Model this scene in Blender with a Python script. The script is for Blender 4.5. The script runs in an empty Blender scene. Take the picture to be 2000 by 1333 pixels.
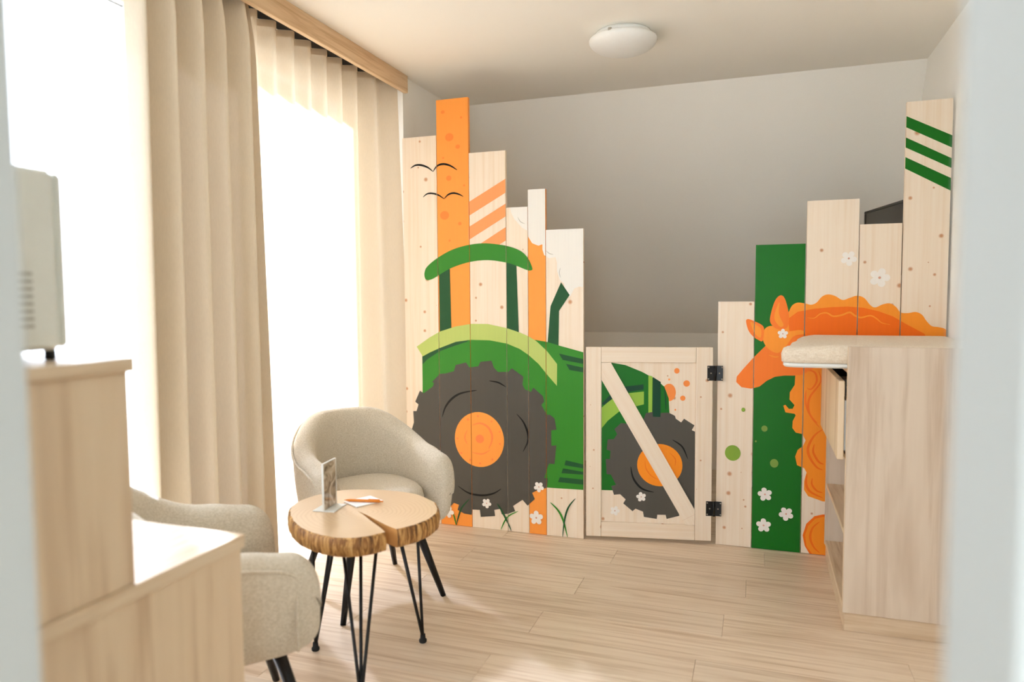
import bpy, bmesh, math, random
from mathutils import Vector, Matrix
from mathutils.geometry import tessellate_polygon

random.seed(7)
scene = bpy.context.scene
COL = scene.collection
PI = math.pi

# ------------------------------------------------------------------ camera, world, sun, exposure
cam_data = bpy.data.cameras.new('camera')
cam_data.sensor_width = 36.0
cam_data.lens = 1380.0 / 2000.0 * 36.0
cam_data.clip_start = 0.02
cam_data.dof.use_dof = True
cam_data.dof.focus_distance = 3.3
cam_data.dof.aperture_fstop = 1.7
cam = bpy.data.objects.new('camera', cam_data)
COL.objects.link(cam)
cam.matrix_world = Matrix((
    (0.9446886, -0.0141551, 0.3276631, 0.0),
    (0.3278976, 0.0615551, -0.9427057, 0.0),
    (-0.0068252, 0.9980033, 0.0627918, 1.25),
    (0, 0, 0, 1)))
scene.camera = cam

world = bpy.data.worlds.new('sky')
scene.world = world
world.use_nodes = True
wn = world.node_tree.nodes['Background']
wn.inputs['Color'].default_value = (0.85, 0.94, 1.0, 1)
wn.inputs['Strength'].default_value = 4.3

sun_data = bpy.data.lights.new('sun', 'SUN')
sun_data.energy = 46.0
sun_data.angle = math.radians(3.5)
sun_data.color = (0.70, 0.79, 1.0)
sun = bpy.data.objects.new('sun', sun_data)
COL.objects.link(sun)
sun.location = (-6, 4, 6)
sun.rotation_euler = Vector((0.66, -0.46, -0.57)).to_track_quat('-Z', 'Y').to_euler()

# daylight from the sky, entering by the tall window
sky_data = bpy.data.lights.new('window_daylight', 'AREA')
sky_data.shape = 'RECTANGLE'
sky_data.size = 3.2
sky_data.size_y = 3.0
sky_data.energy = 110.0
sky_data.color = (0.68, 0.79, 1.0)
sky = bpy.data.objects.new('window_daylight', sky_data)
COL.objects.link(sky)
sky.location = (-4.3, 1.4, 2.5)
sky.rotation_euler = Vector((1, 0, -0.55)).to_track_quat('-Z', 'Y').to_euler()

vs = scene.view_settings
vs.view_transform = 'Standard'
vs.look = 'None'
vs.gamma = 1.0
vs.use_curve_mapping = False
vs.exposure = 0.64
scene.cycles.use_denoising = True
scene.cycles.max_bounces = 14
scene.cycles.diffuse_bounces = 8
scene.cycles.transmission_bounces = 8
scene.cycles.transparent_max_bounces = 12
scene.cycles.sample_clamp_indirect = 8.0
MURAL = {
 'L': [
  ('c','painted_dot','orange_dot',(11,9),[(-1591,2229)]),
  ('c','painted_dot','orange_dot',(24,21),[(-1555,2095)]),
  ('c','painted_dot','orange_dot',(13,11),[(-1507,2042)]),
  ('c','painted_dot','orange_dot',(15,14),[(-1561,1881)]),
  ('c','painted_dot','orange_dot',(26,23),[(-1588,1686)]),
  ('c','painted_dot','orange_dot',(10,9),[(-1500,1639)]),
  ('c','painted_dot','orange_dot',(6,6),[(-1486,2192)]),
  ('c','painted_dot','orange_dot',(6,5),[(-1592,1989)]),
  ('c','painted_dot','orange_dot',(6,5),[(-1473,1838)]),
  ('c','painted_dot','orange_dot',(6,6),[(-1560,1551)]),
  ('p','painted_stripe','peach',0,[(-1451,1748),(-1237,1861),(-1238,1789),(-1452,1675)]),
  ('p','painted_stripe','peach',0,[(-1452,1617),(-1238,1733),(-1239,1667),(-1453,1549)]),
  ('p','painted_stripe','peach',0,[(-1397,1514),(-1379,1532),(-1239,1612),(-1240,1542),(-1296,1511)]),
  ('p','painted_cloud','cloud',0,[(-1222,1735),(-1211,1683),(-1195,1652),(-1152,1604),(-1124,1588),(-1122,1562),(-1098,1523),(-1064,1509),(-1043,1516),(-1043,1488),(-1034,1461),(-1008,1444),(-975,1449),(-966,1421),(-966,1380),(-952,1334),(-929,1314),(-921,1268),(-898,1248),(-877,1288),(-851,1298),(-810,1292),(-810,1813),(-1221,1837)]),
  ('s','painted_cloud_line','grey_line',3,[(-1175,1659),(-1160,1635),(-1136,1623)]),
  ('s','painted_cloud_line','grey_line',3,[(-1024,1483),(-1006,1468),(-985,1463)]),
  ('s','painted_cloud_line','grey_line',3,[(-948,1395),(-954,1370),(-948,1344)]),
  ('s','painted_bird','black',8,[(-1786,1947),(-1758,1961),(-1722,1960),(-1681,1944),(-1652,1921)]),
  ('s','painted_bird','black',8,[(-1652,1921),(-1628,1949),(-1592,1957),(-1552,1946),(-1512,1921)]),
  ('s','painted_bird','black',7,[(-1713,1789),(-1689,1805),(-1659,1806),(-1622,1795),(-1589,1773)]),
  ('s','painted_bird','black',7,[(-1589,1773),(-1566,1794),(-1536,1801),(-1505,1794),(-1478,1780)]),
  ('p','painted_cab_post','dark_green',0,[(-1625,1381),(-1561,1407),(-1556,1080),(-1625,1052)]),
  ('p','painted_cab_post','dark_green',0,[(-1238,1432),(-1184,1420),(-1173,1057),(-1238,1072)]),
  ('p','painted_cab_roof','mid_green',1,[(-1693,1342),(-1709,1354),(-1711,1383),(-1695,1415),(-1635,1459),(-1546,1502),(-1448,1525),(-1351,1530),(-1240,1514),(-1164,1487),(-1123,1450),(-1099,1400),(-1101,1385),(-1126,1386),(-1186,1410),(-1239,1427),(-1341,1442),(-1443,1435),(-1547,1407),(-1624,1369),(-1664,1348)]),
  ('p','painted_exhaust','dark_green',0,[(-945,1321),(-900,1256),(-956,1175),(-959,983),(-1018,1002),(-1001,1199)]),
  ('p','painted_body','mid_green',0,[(-1732,928),(-1626,984),(-1444,1028),(-1336,1029),(-1210,1006),(-1081,1025),(-1020,1016),(-955,998),(-817,963),(-818,259),(-1023,255),(-1048,280),(-1215,327),(-1539,406),(-1734,603)]),
  ('p','painted_dark_band','dark_green',0,[(-1732,928),(-1626,981),(-1531,1016),(-1449,1023),(-1466,1010),(-1543,986),(-1627,956),(-1701,911),(-1731,882)]),  # dark green band of mural paint along the fender
  ('p','painted_fender','light_green',0,[(-1765,979),(-1687,1030),(-1625,1063),(-1530,1092),(-1443,1106),(-1346,1106),(-1238,1085),(-1168,1063),(-1116,1042),(-1076,1018),(-1020,968),(-967,903),(-968,790),(-1021,848),(-1066,901),(-1117,944),(-1168,977),(-1239,1004),(-1336,1020),(-1444,1021),(-1531,1009),(-1626,974),(-1689,947),(-1729,926)]),
  ('p','painted_grille_line','dark_green',0,[(-957,957),(-817,929),(-817,905),(-937,925)]),
  ('p','painted_grille_line','dark_green',0,[(-920,905),(-817,886),(-817,862),(-901,874)]),
  ('p','painted_grille_line','dark_green',0,[(-922,406),(-817,389),(-817,369),(-929,380)]),
  ('p','painted_grille_line','dark_green',0,[(-937,363),(-817,351),(-817,338),(-945,337)]),
  ('p','painted_grille_line','dark_green',0,[(-954,315),(-818,312),(-818,286),(-964,289)]),
  ('p','painted_tyre','tyre',0,[(-1389,905),(-1326,912),(-1313,875),(-1290,853),(-1232,855),(-1213,875),(-1149,832),(-1154,790),(-1141,766),(-1108,754),(-1095,777),(-1044,735),(-1036,706),(-1052,688),(-1022,638),(-1006,639),(-981,620),(-971,562),(-999,558),(-999,477),(-972,481),(-982,382),(-1012,382),(-1023,351),(-1038,305),(-1018,304),(-1023,254),(-1074,237),(-1105,220),(-1090,188),(-1130,149),(-1158,178),(-1211,140),(-1200,113),(-1237,96),(-1275,88),(-1285,117),(-1318,109),(-1313,76),(-1396,63),(-1401,101),(-1445,99),(-1449,69),(-1493,72),(-1532,89),(-1523,118),(-1554,126),(-1571,106),(-1622,128),(-1630,159),(-1678,186),(-1712,183),(-1757,254),(-1774,306),(-1813,388),(-1811,494),(-1789,558),(-1792,621),(-1772,622),(-1759,659),(-1779,674),(-1749,736),(-1726,723),(-1671,762),(-1663,781),(-1674,788),(-1628,833),(-1595,836),(-1544,850),(-1533,884),(-1472,899),(-1454,873),(-1402,880)]),
  ('s','painted_tyre_line','black',9,[(-1617,596),(-1597,651),(-1558,699),(-1502,732),(-1412,751)]),
  ('s','painted_tyre_line','black',6,[(-1340,804),(-1290,797),(-1246,775)]),
  ('s','painted_tyre_line','black',8,[(-1188,635),(-1150,592),(-1126,533),(-1128,488),(-1154,435)]),
  ('s','painted_tyre_line','black',8,[(-1528,222),(-1464,188),(-1387,182),(-1322,198),(-1277,227)]),
  ('c','painted_hub','orange_light',(142,149),[(-1401,485)]),
  ('c','painted_hub_ring','hub_ring',(24,23),[(-1397,489)]),
  ('s','painted_hub_ring','hub_ring',9,[(-1440,561),(-1394,574),(-1351,556),(-1328,517),(-1330,476),(-1347,439)]),
  ('s','painted_hub_ring','hub_ring',5,[(-1469,534),(-1484,492),(-1470,455)]),
  ('s','painted_hub_ring','hub_ring',5,[(-1442,413),(-1385,408),(-1339,432)]),
  ('c','painted_hub_bolt','hub_ring',(6,5),[(-1407,612)]),
  ('c','painted_hub_bolt','hub_ring',(6,6),[(-1465,591)]),
  ('c','painted_hub_bolt','hub_ring',(5,5),[(-1329,587)]),
  ('c','painted_hub_bolt','hub_ring',(6,5),[(-1527,484)]),
  ('c','painted_hub_bolt','hub_ring',(6,5),[(-1506,405)]),
  ('c','painted_hub_bolt','hub_ring',(5,6),[(-1453,371)]),
  ('c','painted_hub_bolt','hub_ring',(6,5),[(-1397,356)]),
  ('c','painted_hub_bolt','hub_ring',(5,6),[(-1326,382)]),
  ('c','painted_hub_bolt','hub_ring',(5,5),[(-1282,469)]),
  ('c','painted_hub_bolt','hub_ring',(5,5),[(-1282,534)]),
  ('s','painted_grass_blade','dark_green',7,[(-1462,155),(-1504,107),(-1523,64),(-1541,3)]),
  ('s','painted_grass_blade','mid_green',6,[(-1560,71),(-1549,40),(-1542,5)]),
  ('s','painted_grass_blade','mid_green',6,[(-1182,115),(-1232,87),(-1259,53),(-1281,4)]),
  ('s','painted_grass_blade','dark_green',8,[(-1301,145),(-1275,108),(-1248,60),(-1221,4)]),
  ('s','painted_grass_blade','mid_green',8,[(-1005,178),(-962,138),(-935,86),(-913,3)]),
  ('s','painted_grass_blade','dark_green',7,[(-871,211),(-907,163),(-927,101),(-940,1)]),
  ('f','painted_flower','flower',28,[(-1067,255)]),
  ('f','painted_flower','flower',27,[(-1361,141)]),
  ('f','painted_flower','flower',38,[(-1082,89)]),
  ('f','painted_flower','flower',33,[(-1586,73)]),
 ],
 'G': [
  ('c','painted_dot','orange_dot2',(33,44),[(413,766)]),
  ('c','painted_dot','orange_dot2',(13,14),[(450,875)]),
  ('c','painted_dot','orange_dot2',(16,16),[(498,812)]),
  ('c','painted_dot','orange_dot2',(13,13),[(480,738)]),
  ('c','painted_dot','orange_dot2',(5,5),[(413,831)]),
  ('c','painted_dot','orange_dot2',(4,5),[(444,679)]),
  ('p','painted_body','leaf_green',0,[(62,922),(124,914),(196,902),(278,869),(350,830),(390,794),(411,737),(417,644),(351,506),(249,355),(177,259),(62,258)]),
  ('p','painted_fender','light_green2',0,[(62,669),(124,725),(196,757),(289,769),(289,704),(228,687),(166,665),(109,617),(62,557)]),
  ('p','painted_dark_band','deep_green',0,[(77,701),(124,754),(196,793),(287,805),(287,779),(207,766),(145,739),(93,699)]),
  ('p','painted_cab_post','light_green2',0,[(311,851),(331,846),(330,631),(312,631)]),
  ('p','painted_cab_post','deep_green',0,[(333,843),(372,818),(371,632),(332,632)]),
  ('s','painted_window_line','deep_green',4,[(390,789),(396,732),(398,675)]),
  ('p','painted_tyre','tyre',0,[(289,631),(300,660),(332,666),(334,642),(371,641),(373,662),(411,664),(442,649),(447,634),(473,616),(487,635),(538,602),(525,578),(563,561),(567,175),(461,166),(468,140),(405,121),(400,142),(359,141),(356,119),(292,127),(287,154),(250,168),(235,154),(188,193),(200,214),(172,240),(141,236),(127,281),(151,288),(125,340),(104,342),(99,420),(120,420),(123,463),(104,468),(109,521),(140,524),(156,549),(143,575),(176,607),(218,603)]),
  ('s','painted_tyre_line','black',6,[(431,527),(479,493),(507,431)]),
  ('s','painted_tyre_line','black',8,[(225,384),(239,323),(281,273),(341,256)]),
  ('c','painted_hub','orange_strong',(112,108),[(369,396)]),
  ('s','painted_hub_ring','orange_deep',4,[(296,420),(301,378),(327,341),(363,321)]),
  ('s','painted_hub_ring','orange_deep',4,[(418,460),(446,429),(444,393)]),
  ('f','painted_flower','flower',25,[(278,230)]),
  ('f','painted_flower','flower',25,[(146,153)]),
 ],
 'R': [
  ('p','painted_stripe','leaf_green',0,[(608,2049),(810,1939),(811,1885),(610,1999)]),
  ('p','painted_stripe','leaf_green',0,[(607,1956),(809,1840),(810,1797),(608,1911)]),
  ('p','painted_stripe','leaf_green',0,[(609,1868),(810,1753),(811,1697),(610,1817)]),
  ('f','painted_flower','flower',35,[(396,1416)]),
  ('f','painted_flower','flower',44,[(526,1325)]),
  ('p','painted_mane','mane',1,[(135,1141),(144,1175),(157,1200),(180,1212),(212,1208),(239,1202),(262,1212),(284,1239),(310,1250),(341,1243),(373,1224),(403,1233),(434,1243),(464,1233),(491,1199),(512,1189),(542,1203),(572,1207),(597,1190),(615,1166),(644,1163),(677,1168),(702,1155),(719,1129),(741,1105),(769,1100),(794,1092),(804,1073),(795,1041),(128,1031)]),
  ('p','painted_neck','neck',0,[(140,1136),(181,1169),(253,1183),(325,1190),(395,1193),(465,1187),(526,1171),(586,1147),(637,1114),(713,1070),(739,1003),(167,893),(146,1052)]),
  ('s','painted_mane_line','mane',6,[(224,1141),(254,1139),(279,1159),(308,1163),(335,1148),(370,1153),(405,1166),(427,1151),(453,1142),(492,1151),(518,1137),(540,1118),(574,1110)]),
  ('p','painted_mane','mane2',0,[(162,923),(175,863),(173,818),(152,782),(151,747),(174,721),(166,703),(149,702),(133,721),(124,716),(134,684),(175,679),(180,671),(167,643),(166,610),(182,588),(211,583),(226,553),(215,525),(192,505),(181,472),(190,430),(222,418),(233,398),(223,354),(223,313),(242,283),(307,263),(397,268),(383,928)]),
  ('s','painted_mane_line','neck',7,[(221,884),(241,890),(264,876),(269,836),(247,801),(228,805)]),
  ('s','painted_mane_line','neck',7,[(277,891),(287,837),(243,766),(235,716),(249,667),(286,619)]),
  ('s','painted_mane_line','neck',7,[(224,795),(223,735),(244,677),(277,638)]),
  ('s','painted_mane_line','neck',9,[(300,610),(264,578),(238,521),(244,476),(276,428),(304,415)]),
  ('s','painted_mane_line','neck',8,[(265,538),(261,498),(285,454),(308,443)]),
  ('s','painted_mane_line','neck',9,[(236,390),(232,344),(251,306),(306,280)]),
  ('s','painted_mane_line','neck',7,[(259,372),(258,342),(279,313),(306,305)]),
  ('p','painted_hoof','neck',0,[(308,200),(272,188),(236,147),(221,89),(231,39),(257,-5),(402,8),(398,208)]),
  ('p','painted_hoof','mane2',0,[(308,188),(276,176),(245,138),(232,91),(239,40),(266,1),(402,12),(398,196)]),
  ('s','painted_hoof_line','neck',8,[(295,163),(265,130),(255,83),(270,39),(298,11)]),
  ('p','painted_horse_head','face',0,[(40,1005),(91,991),(146,1052),(219,1057),(292,1034),(294,926),(206,869),(168,863),(126,862),(84,855),(47,834),(14,805),(-24,793),(-69,799),(-94,824),(-92,850),(-64,887),(-17,944)]),
  ('s','painted_face_line','mane',4,[(54,960),(83,951),(101,953)]),
  ('p','painted_forelock','mane',1,[(27,1050),(34,1085),(62,1101),(99,1091),(141,1076),(196,1082),(215,1064),(165,1052),(133,1007),(96,971),(54,988),(30,1022)]),
  ('p','painted_ear','face',1,[(-52,1122),(-43,1133),(-16,1124),(24,1102),(31,1075),(25,1028),(6,1032),(-23,1053),(-42,1082)]),
  ('p','painted_ear_inner','mane',1,[(-31,1118),(-5,1105),(17,1085),(17,1045),(1,1050),(-18,1075)]),
  ('p','painted_ear','face',1,[(58,1121),(62,1165),(78,1220),(97,1245),(115,1243),(130,1210),(142,1151),(139,1101),(113,1083),(80,1091)]),
  ('p','painted_ear_inner','mane',1,[(80,1126),(78,1160),(93,1205),(99,1210),(96,1170),(103,1141),(119,1106),(104,1096)]),
  ('f','painted_flower','flower',24,[(116,1063)]),
  ('c','painted_dot','lime',(37,39),[(-106,470)]),
  ('c','painted_dot','lime',(9,10),[(-59,688)]),
  ('c','painted_dot','olive',(14,15),[(40,600)]),
  ('c','painted_dot','olive',(19,21),[(87,432)]),
  ('c','painted_dot','olive',(4,5),[(1,535)]),
  ('f','painted_flower','flower',34,[(47,275)]),
  ('f','painted_flower','flower',34,[(145,187)]),
  ('f','painted_flower','flower',35,[(43,120)]),
 ],
}

# ------------------------------------------------------------------ helpers
def lin(c):
    return tuple(((v / 255.0) / 12.92 if v / 255.0 <= 0.04045 else ((v / 255.0 + 0.055) / 1.055) ** 2.4) for v in c) + (1.0,)


def new_mat(name):
    m = bpy.data.materials.new(name)
    m.use_nodes = True
    nt = m.node_tree
    return m, nt, nt.nodes['Principled BSDF']


def nd(nt, kind, **kw):
    n = nt.nodes.new(kind)
    for k, v in kw.items():
        if k in n.inputs:
            n.inputs[k].default_value = v
        else:
            setattr(n, k, v)
    return n


def local_coords(nt, randomise=True):
    tc = nd(nt, 'ShaderNodeTexCoord')
    if not randomise:
        return tc.outputs['Object']
    oi = nd(nt, 'ShaderNodeObjectInfo')
    mul = nd(nt, 'ShaderNodeMath', operation='MULTIPLY')
    mul.inputs[1].default_value = 23.7
    nt.links.new(oi.outputs['Random'], mul.inputs[0])
    add = nd(nt, 'ShaderNodeVectorMath', operation='ADD')
    nt.links.new(tc.outputs['Object'], add.inputs[0])
    nt.links.new(mul.outputs[0], add.inputs[1])
    return add.outputs[0]


def ramp(nt, fac, stops):
    r = nd(nt, 'ShaderNodeValToRGB')
    el = r.color_ramp.elements
    while len(el) < len(stops):
        el.new(0.5)
    for e, (p, c) in zip(el, stops):
        e.position = p
        e.color = c
    nt.links.new(fac, r.inputs['Fac'])
    return r.outputs['Color']


def mixc(nt, fac, a, b):
    m = nd(nt, 'ShaderNodeMix', data_type='RGBA')
    for sock, v in ((m.inputs[0], fac), (m.inputs[6], a), (m.inputs[7], b)):
        if hasattr(v, 'is_output'):
            nt.links.new(v, sock)
        else:
            sock.default_value = v
    return m.outputs[2]


def bump(nt, p, height, strength, dist=0.002):
    b = nd(nt, 'ShaderNodeBump')
    b.inputs['Strength'].default_value = strength
    b.inputs['Distance'].default_value = dist
    nt.links.new(height, b.inputs['Height'])
    nt.links.new(b.outputs[0], p.inputs['Normal'])


def wood(name, dark, base, light, axis=2, fine=70.0, stretch=0.035, broad=9.0, streak=0.45, knots=0.0, rough=0.5, vary=0.0, spec=0.35):
    """Procedural timber: fine grain and broad streaks run along the given axis of the object."""
    m, nt, p = new_mat(name)
    v = local_coords(nt)

    def mapped(s_across, s_along):
        mp = nd(nt, 'ShaderNodeMapping')
        sc = [s_across] * 3
        sc[axis] = s_along
        mp.inputs['Scale'].default_value = sc
        nt.links.new(v, mp.inputs['Vector'])
        return mp.outputs[0]
    n1 = nd(nt, 'ShaderNodeTexNoise', Scale=1.0, Detail=5.0, Roughness=0.6, Distortion=0.5)
    nt.links.new(mapped(fine, fine * stretch), n1.inputs['Vector'])
    c = ramp(nt, n1.outputs['Fac'], [(0.28, lin(dark)), (0.5, lin(base)), (0.75, lin(light))])
    n2 = nd(nt, 'ShaderNodeTexNoise', Scale=1.0, Detail=3.0, Roughness=0.55, Distortion=1.2)
    nt.links.new(mapped(broad, broad * 0.1), n2.inputs['Vector'])
    f2 = nd(nt, 'ShaderNodeMapRange')
    f2.inputs[1].default_value = 0.5
    f2.inputs[2].default_value = 0.75
    f2.inputs[4].default_value = streak
    nt.links.new(n2.outputs['Fac'], f2.inputs[0])
    c = mixc(nt, f2.outputs[0], c, lin(dark))
    if knots:
        sep = nd(nt, 'ShaderNodeSeparateXYZ')
        nt.links.new(v, sep.inputs[0])
        com = nd(nt, 'ShaderNodeCombineXYZ')
        a = [0, 1, 2]
        a.remove(axis)
        nt.links.new(sep.outputs[a[0]], com.inputs[0])
        nt.links.new(sep.outputs[axis], com.inputs[1])
        vo = nd(nt, 'ShaderNodeTexVoronoi', voronoi_dimensions='2D', Scale=knots, Randomness=1.0)
        nt.links.new(com.outputs[0], vo.inputs['Vector'])
        sc = nd(nt, 'ShaderNodeSeparateColor')
        nt.links.new(vo.outputs['Color'], sc.inputs[0])
        # radius of each knot varies, many cells have none
        rad = nd(nt, 'ShaderNodeMapRange')
        rad.inputs[1].default_value = 0.35
        rad.inputs[2].default_value = 1.0
        rad.inputs[3].default_value = 0.004
        rad.inputs[4].default_value = 0.085
        nt.links.new(sc.outputs[0], rad.inputs[0])
        dv = nd(nt, 'ShaderNodeMath', operation='DIVIDE')
        nt.links.new(vo.outputs['Distance'], dv.inputs[0])
        nt.links.new(rad.outputs[0], dv.inputs[1])
        kn = nd(nt, 'ShaderNodeMapRange')
        kn.inputs[1].default_value = 0.55
        kn.inputs[2].default_value = 1.5
        kn.inputs[3].default_value = 0.8
        kn.inputs[4].default_value = 0.0
        nt.links.new(dv.outputs[0], kn.inputs[0])
        c = mixc(nt, kn.outputs[0], c, lin((186, 118, 58)))
    if vary:
        oi = nd(nt, 'ShaderNodeObjectInfo')
        hs = nd(nt, 'ShaderNodeHueSaturation')
        mr = nd(nt, 'ShaderNodeMapRange')
        mr.inputs[3].default_value = 1.0 - vary
        mr.inputs[4].default_value = 1.0 + vary
        nt.links.new(oi.outputs['Random'], mr.inputs[0])
        nt.links.new(mr.outputs[0], hs.inputs['Value'])
        nt.links.new(c, hs.inputs['Color'])
        c = hs.outputs[0]
    nt.links.new(c, p.inputs['Base Color'])
    p.inputs['Roughness'].default_value = rough
    p.inputs['Specular IOR Level'].default_value = spec
    bump(nt, p, n1.outputs['Fac'], 0.12, 0.001)
    return m


def paint(name, rgb, rough=0.42, grain=True):
    """Brushed paint over timber: the vertical grain shows faintly through."""
    m, nt, p = new_mat(name)
    v = local_coords(nt, False)
    mp = nd(nt, 'ShaderNodeMapping')
    mp.inputs['Scale'].default_value = (90, 90, 3)
    nt.links.new(v, mp.inputs['Vector'])
    n = nd(nt, 'ShaderNodeTexNoise', Scale=1.0, Detail=3.0)
    nt.links.new(mp.outputs[0], n.inputs['Vector'])
    a = lin(rgb)
    b = tuple(x * 0.93 for x in a[:3]) + (1,)
    nt.links.new(mixc(nt, n.outputs['Fac'], a, b), p.inputs['Base Color'])
    p.inputs['Roughness'].default_value = rough
    p.inputs['Specular IOR Level'].default_value = 0.22
    if grain:
        bump(nt, p, n.outputs['Fac'], 0.1, 0.001)
    return m


def plain(name, rgb, rough=0.5, metal=0.0, noise=0.0, scale=60.0):
    m, nt, p = new_mat(name)
    p.inputs['Roughness'].default_value = rough
    p.inputs['Metallic'].default_value = metal
    n = nd(nt, 'ShaderNodeTexNoise', Scale=scale, Detail=4.0)
    nt.links.new(local_coords(nt, False), n.inputs['Vector'])
    a = lin(rgb)
    b = tuple(x * 0.95 for x in a[:3]) + (1,)
    nt.links.new(mixc(nt, n.outputs['Fac'], a, b), p.inputs['Base Color'])
    if noise:
        bump(nt, p, n.outputs['Fac'], noise, 0.002)
    return m


def fabric(name, a, b, scale=420.0, strength=0.5):
    m, nt, p = new_mat(name)
    v = local_coords(nt, False)
    outs = []
    for sc in ((scale, scale * 0.35, scale * 0.9), (scale * 0.3, scale, scale * 0.5)):
        mp = nd(nt, 'ShaderNodeMapping')
        mp.inputs['Scale'].default_value = sc
        nt.links.new(v, mp.inputs['Vector'])
        n = nd(nt, 'ShaderNodeTexNoise', Scale=1.0, Detail=2.0)
        nt.links.new(mp.outputs[0], n.inputs['Vector'])
        outs.append(n.outputs['Fac'])
    ad = nd(nt, 'ShaderNodeMath', operation='ADD')
    nt.links.new(outs[0], ad.inputs[0])
    nt.links.new(outs[1], ad.inputs[1])
    mr = nd(nt, 'ShaderNodeMapRange')
    mr.inputs[1].default_value = 0.75
    mr.inputs[2].default_value = 1.25
    nt.links.new(ad.outputs[0], mr.inputs[0])
    nt.links.new(mixc(nt, mr.outputs[0], lin(a), lin(b)), p.inputs['Base Color'])
    p.inputs['Roughness'].default_value = 0.9
    p.inputs['Specular IOR Level'].default_value = 0.15
    p.inputs['Sheen Weight'].default_value = 0.15
    bump(nt, p, mr.outputs[0], strength, 0.0015)
    return m


def curtain_mat(name, rgb, translucent, transparent, weave=900.0):
    m = bpy.data.materials.new(name)
    m.use_nodes = True
    nt = m.node_tree
    nt.nodes.clear()
    out = nd(nt, 'ShaderNodeOutputMaterial')
    v = local_coords(nt, False)
    mp = nd(nt, 'ShaderNodeMapping')
    mp.inputs['Scale'].default_value = (weave * 0.1, weave, weave * 0.06)
    nt.links.new(v, mp.inputs['Vector'])
    n = nd(nt, 'ShaderNodeTexNoise', Scale=1.0, Detail=2.0)
    nt.links.new(mp.outputs[0], n.inputs['Vector'])
    a = lin(rgb)
    col = mixc(nt, n.outputs['Fac'], a, tuple(x * 0.88 for x in a[:3]) + (1,))
    d = nd(nt, 'ShaderNodeBsdfDiffuse')
    t = nd(nt, 'ShaderNodeBsdfTranslucent')
    nt.links.new(col, d.inputs['Color'])
    nt.links.new(col, t.inputs['Color'])
    mx = nd(nt, 'ShaderNodeMixShader')
    mx.inputs[0].default_value = translucent
    nt.links.new(d.outputs[0], mx.inputs[1])
    nt.links.new(t.outputs[0], mx.inputs[2])
    last = mx
    if transparent:
        tr = nd(nt, 'ShaderNodeBsdfTransparent')
        m2 = nd(nt, 'ShaderNodeMixShader')
        m2.inputs[0].default_value = transparent
        nt.links.new(mx.outputs[0], m2.inputs[1])
        nt.links.new(tr.outputs[0], m2.inputs[2])
        last = m2
    nt.links.new(last.outputs[0], out.inputs['Surface'])
    return m


def thin_glass(name, tint=(1, 1, 1, 1), refl=0.08):
    m = bpy.data.materials.new(name)
    m.use_nodes = True
    nt = m.node_tree
    nt.nodes.clear()
    out = nd(nt, 'ShaderNodeOutputMaterial')
    tr = nd(nt, 'ShaderNodeBsdfTransparent')
    tr.inputs['Color'].default_value = tint
    g = nd(nt, 'ShaderNodeBsdfGlossy')
    g.inputs['Roughness'].default_value = 0.02
    fr = nd(nt, 'ShaderNodeLayerWeight')
    fr.inputs['Blend'].default_value = 0.25
    ad = nd(nt, 'ShaderNodeMath', operation='MAXIMUM')
    ad.inputs[1].default_value = refl
    nt.links.new(fr.outputs['Fresnel'], ad.inputs[0])
    mx = nd(nt, 'ShaderNodeMixShader')
    nt.links.new(ad.outputs[0], mx.inputs[0])
    nt.links.new(tr.outputs[0], mx.inputs[1])
    nt.links.new(g.outputs[0], mx.inputs[2])
    nt.links.new(mx.outputs[0], out.inputs['Surface'])
    return m


def link(name, me, mats=None, parent=None, loc=(0, 0, 0), smooth=False):
    o = bpy.data.objects.new(name, me)
    COL.objects.link(o)
    o.location = loc
    if mats is not None and not me.materials:
        for mm in (mats if isinstance(mats, (list, tuple)) else [mats]):
            me.materials.append(mm)
    if parent is not None:
        o.parent = parent
    if smooth:
        for f in me.polygons:
            f.use_smooth = True
    return o


def pydata(name, verts, faces, mats=None, parent=None, loc=(0, 0, 0), smooth=False):
    me = bpy.data.meshes.new(name)
    me.from_pydata([tuple(v) for v in verts], [], faces)
    me.update()
    return link(name, me, mats, parent, loc, smooth)


def box_mesh(name, lo, hi, bev=0.0, seg=1):
    bm = bmesh.new()
    bmesh.ops.create_cube(bm, size=1.0)
    for v in bm.verts:
        v.co = Vector([lo[i] + (v.co[i] + 0.5) * (hi[i] - lo[i]) for i in range(3)])
    if bev:
        bmesh.ops.bevel(bm, geom=list(bm.edges), offset=bev, segments=seg, affect='EDGES', profile=0.5)
    me = bpy.data.meshes.new(name)
    bm.to_mesh(me)
    bm.free()
    return me


def box(name, lo, hi, mat, parent=None, bev=0.0, seg=1, smooth=False):
    """A box given in its parent's coordinates, with its own origin at the centre of its base."""
    c = ((lo[0] + hi[0]) / 2, (lo[1] + hi[1]) / 2, lo[2])
    me = box_mesh(name, [lo[i] - c[i] for i in range(3)], [hi[i] - c[i] for i in range(3)], bev, seg)
    return link(name, me, mat, parent, c, smooth)


def lathe(name, prof, mat, parent=None, loc=(0, 0, 0), seg=48):
    vs_, fs = [], []
    for r, z in prof:
        for k in range(seg):
            a = 2 * PI * k / seg
            vs_.append((r * math.cos(a), r * math.sin(a), z))
    for i in range(len(prof) - 1):
        for k in range(seg):
            k2 = (k + 1) % seg
            fs.append((i * seg + k, i * seg + k2, (i + 1) * seg + k2, (i + 1) * seg + k))
    fs.append(tuple(range(seg))[::-1])
    fs.append(tuple((len(prof) - 1) * seg + k for k in range(seg)))
    return pydata(name, vs_, fs, mat, parent, loc, True)


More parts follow.
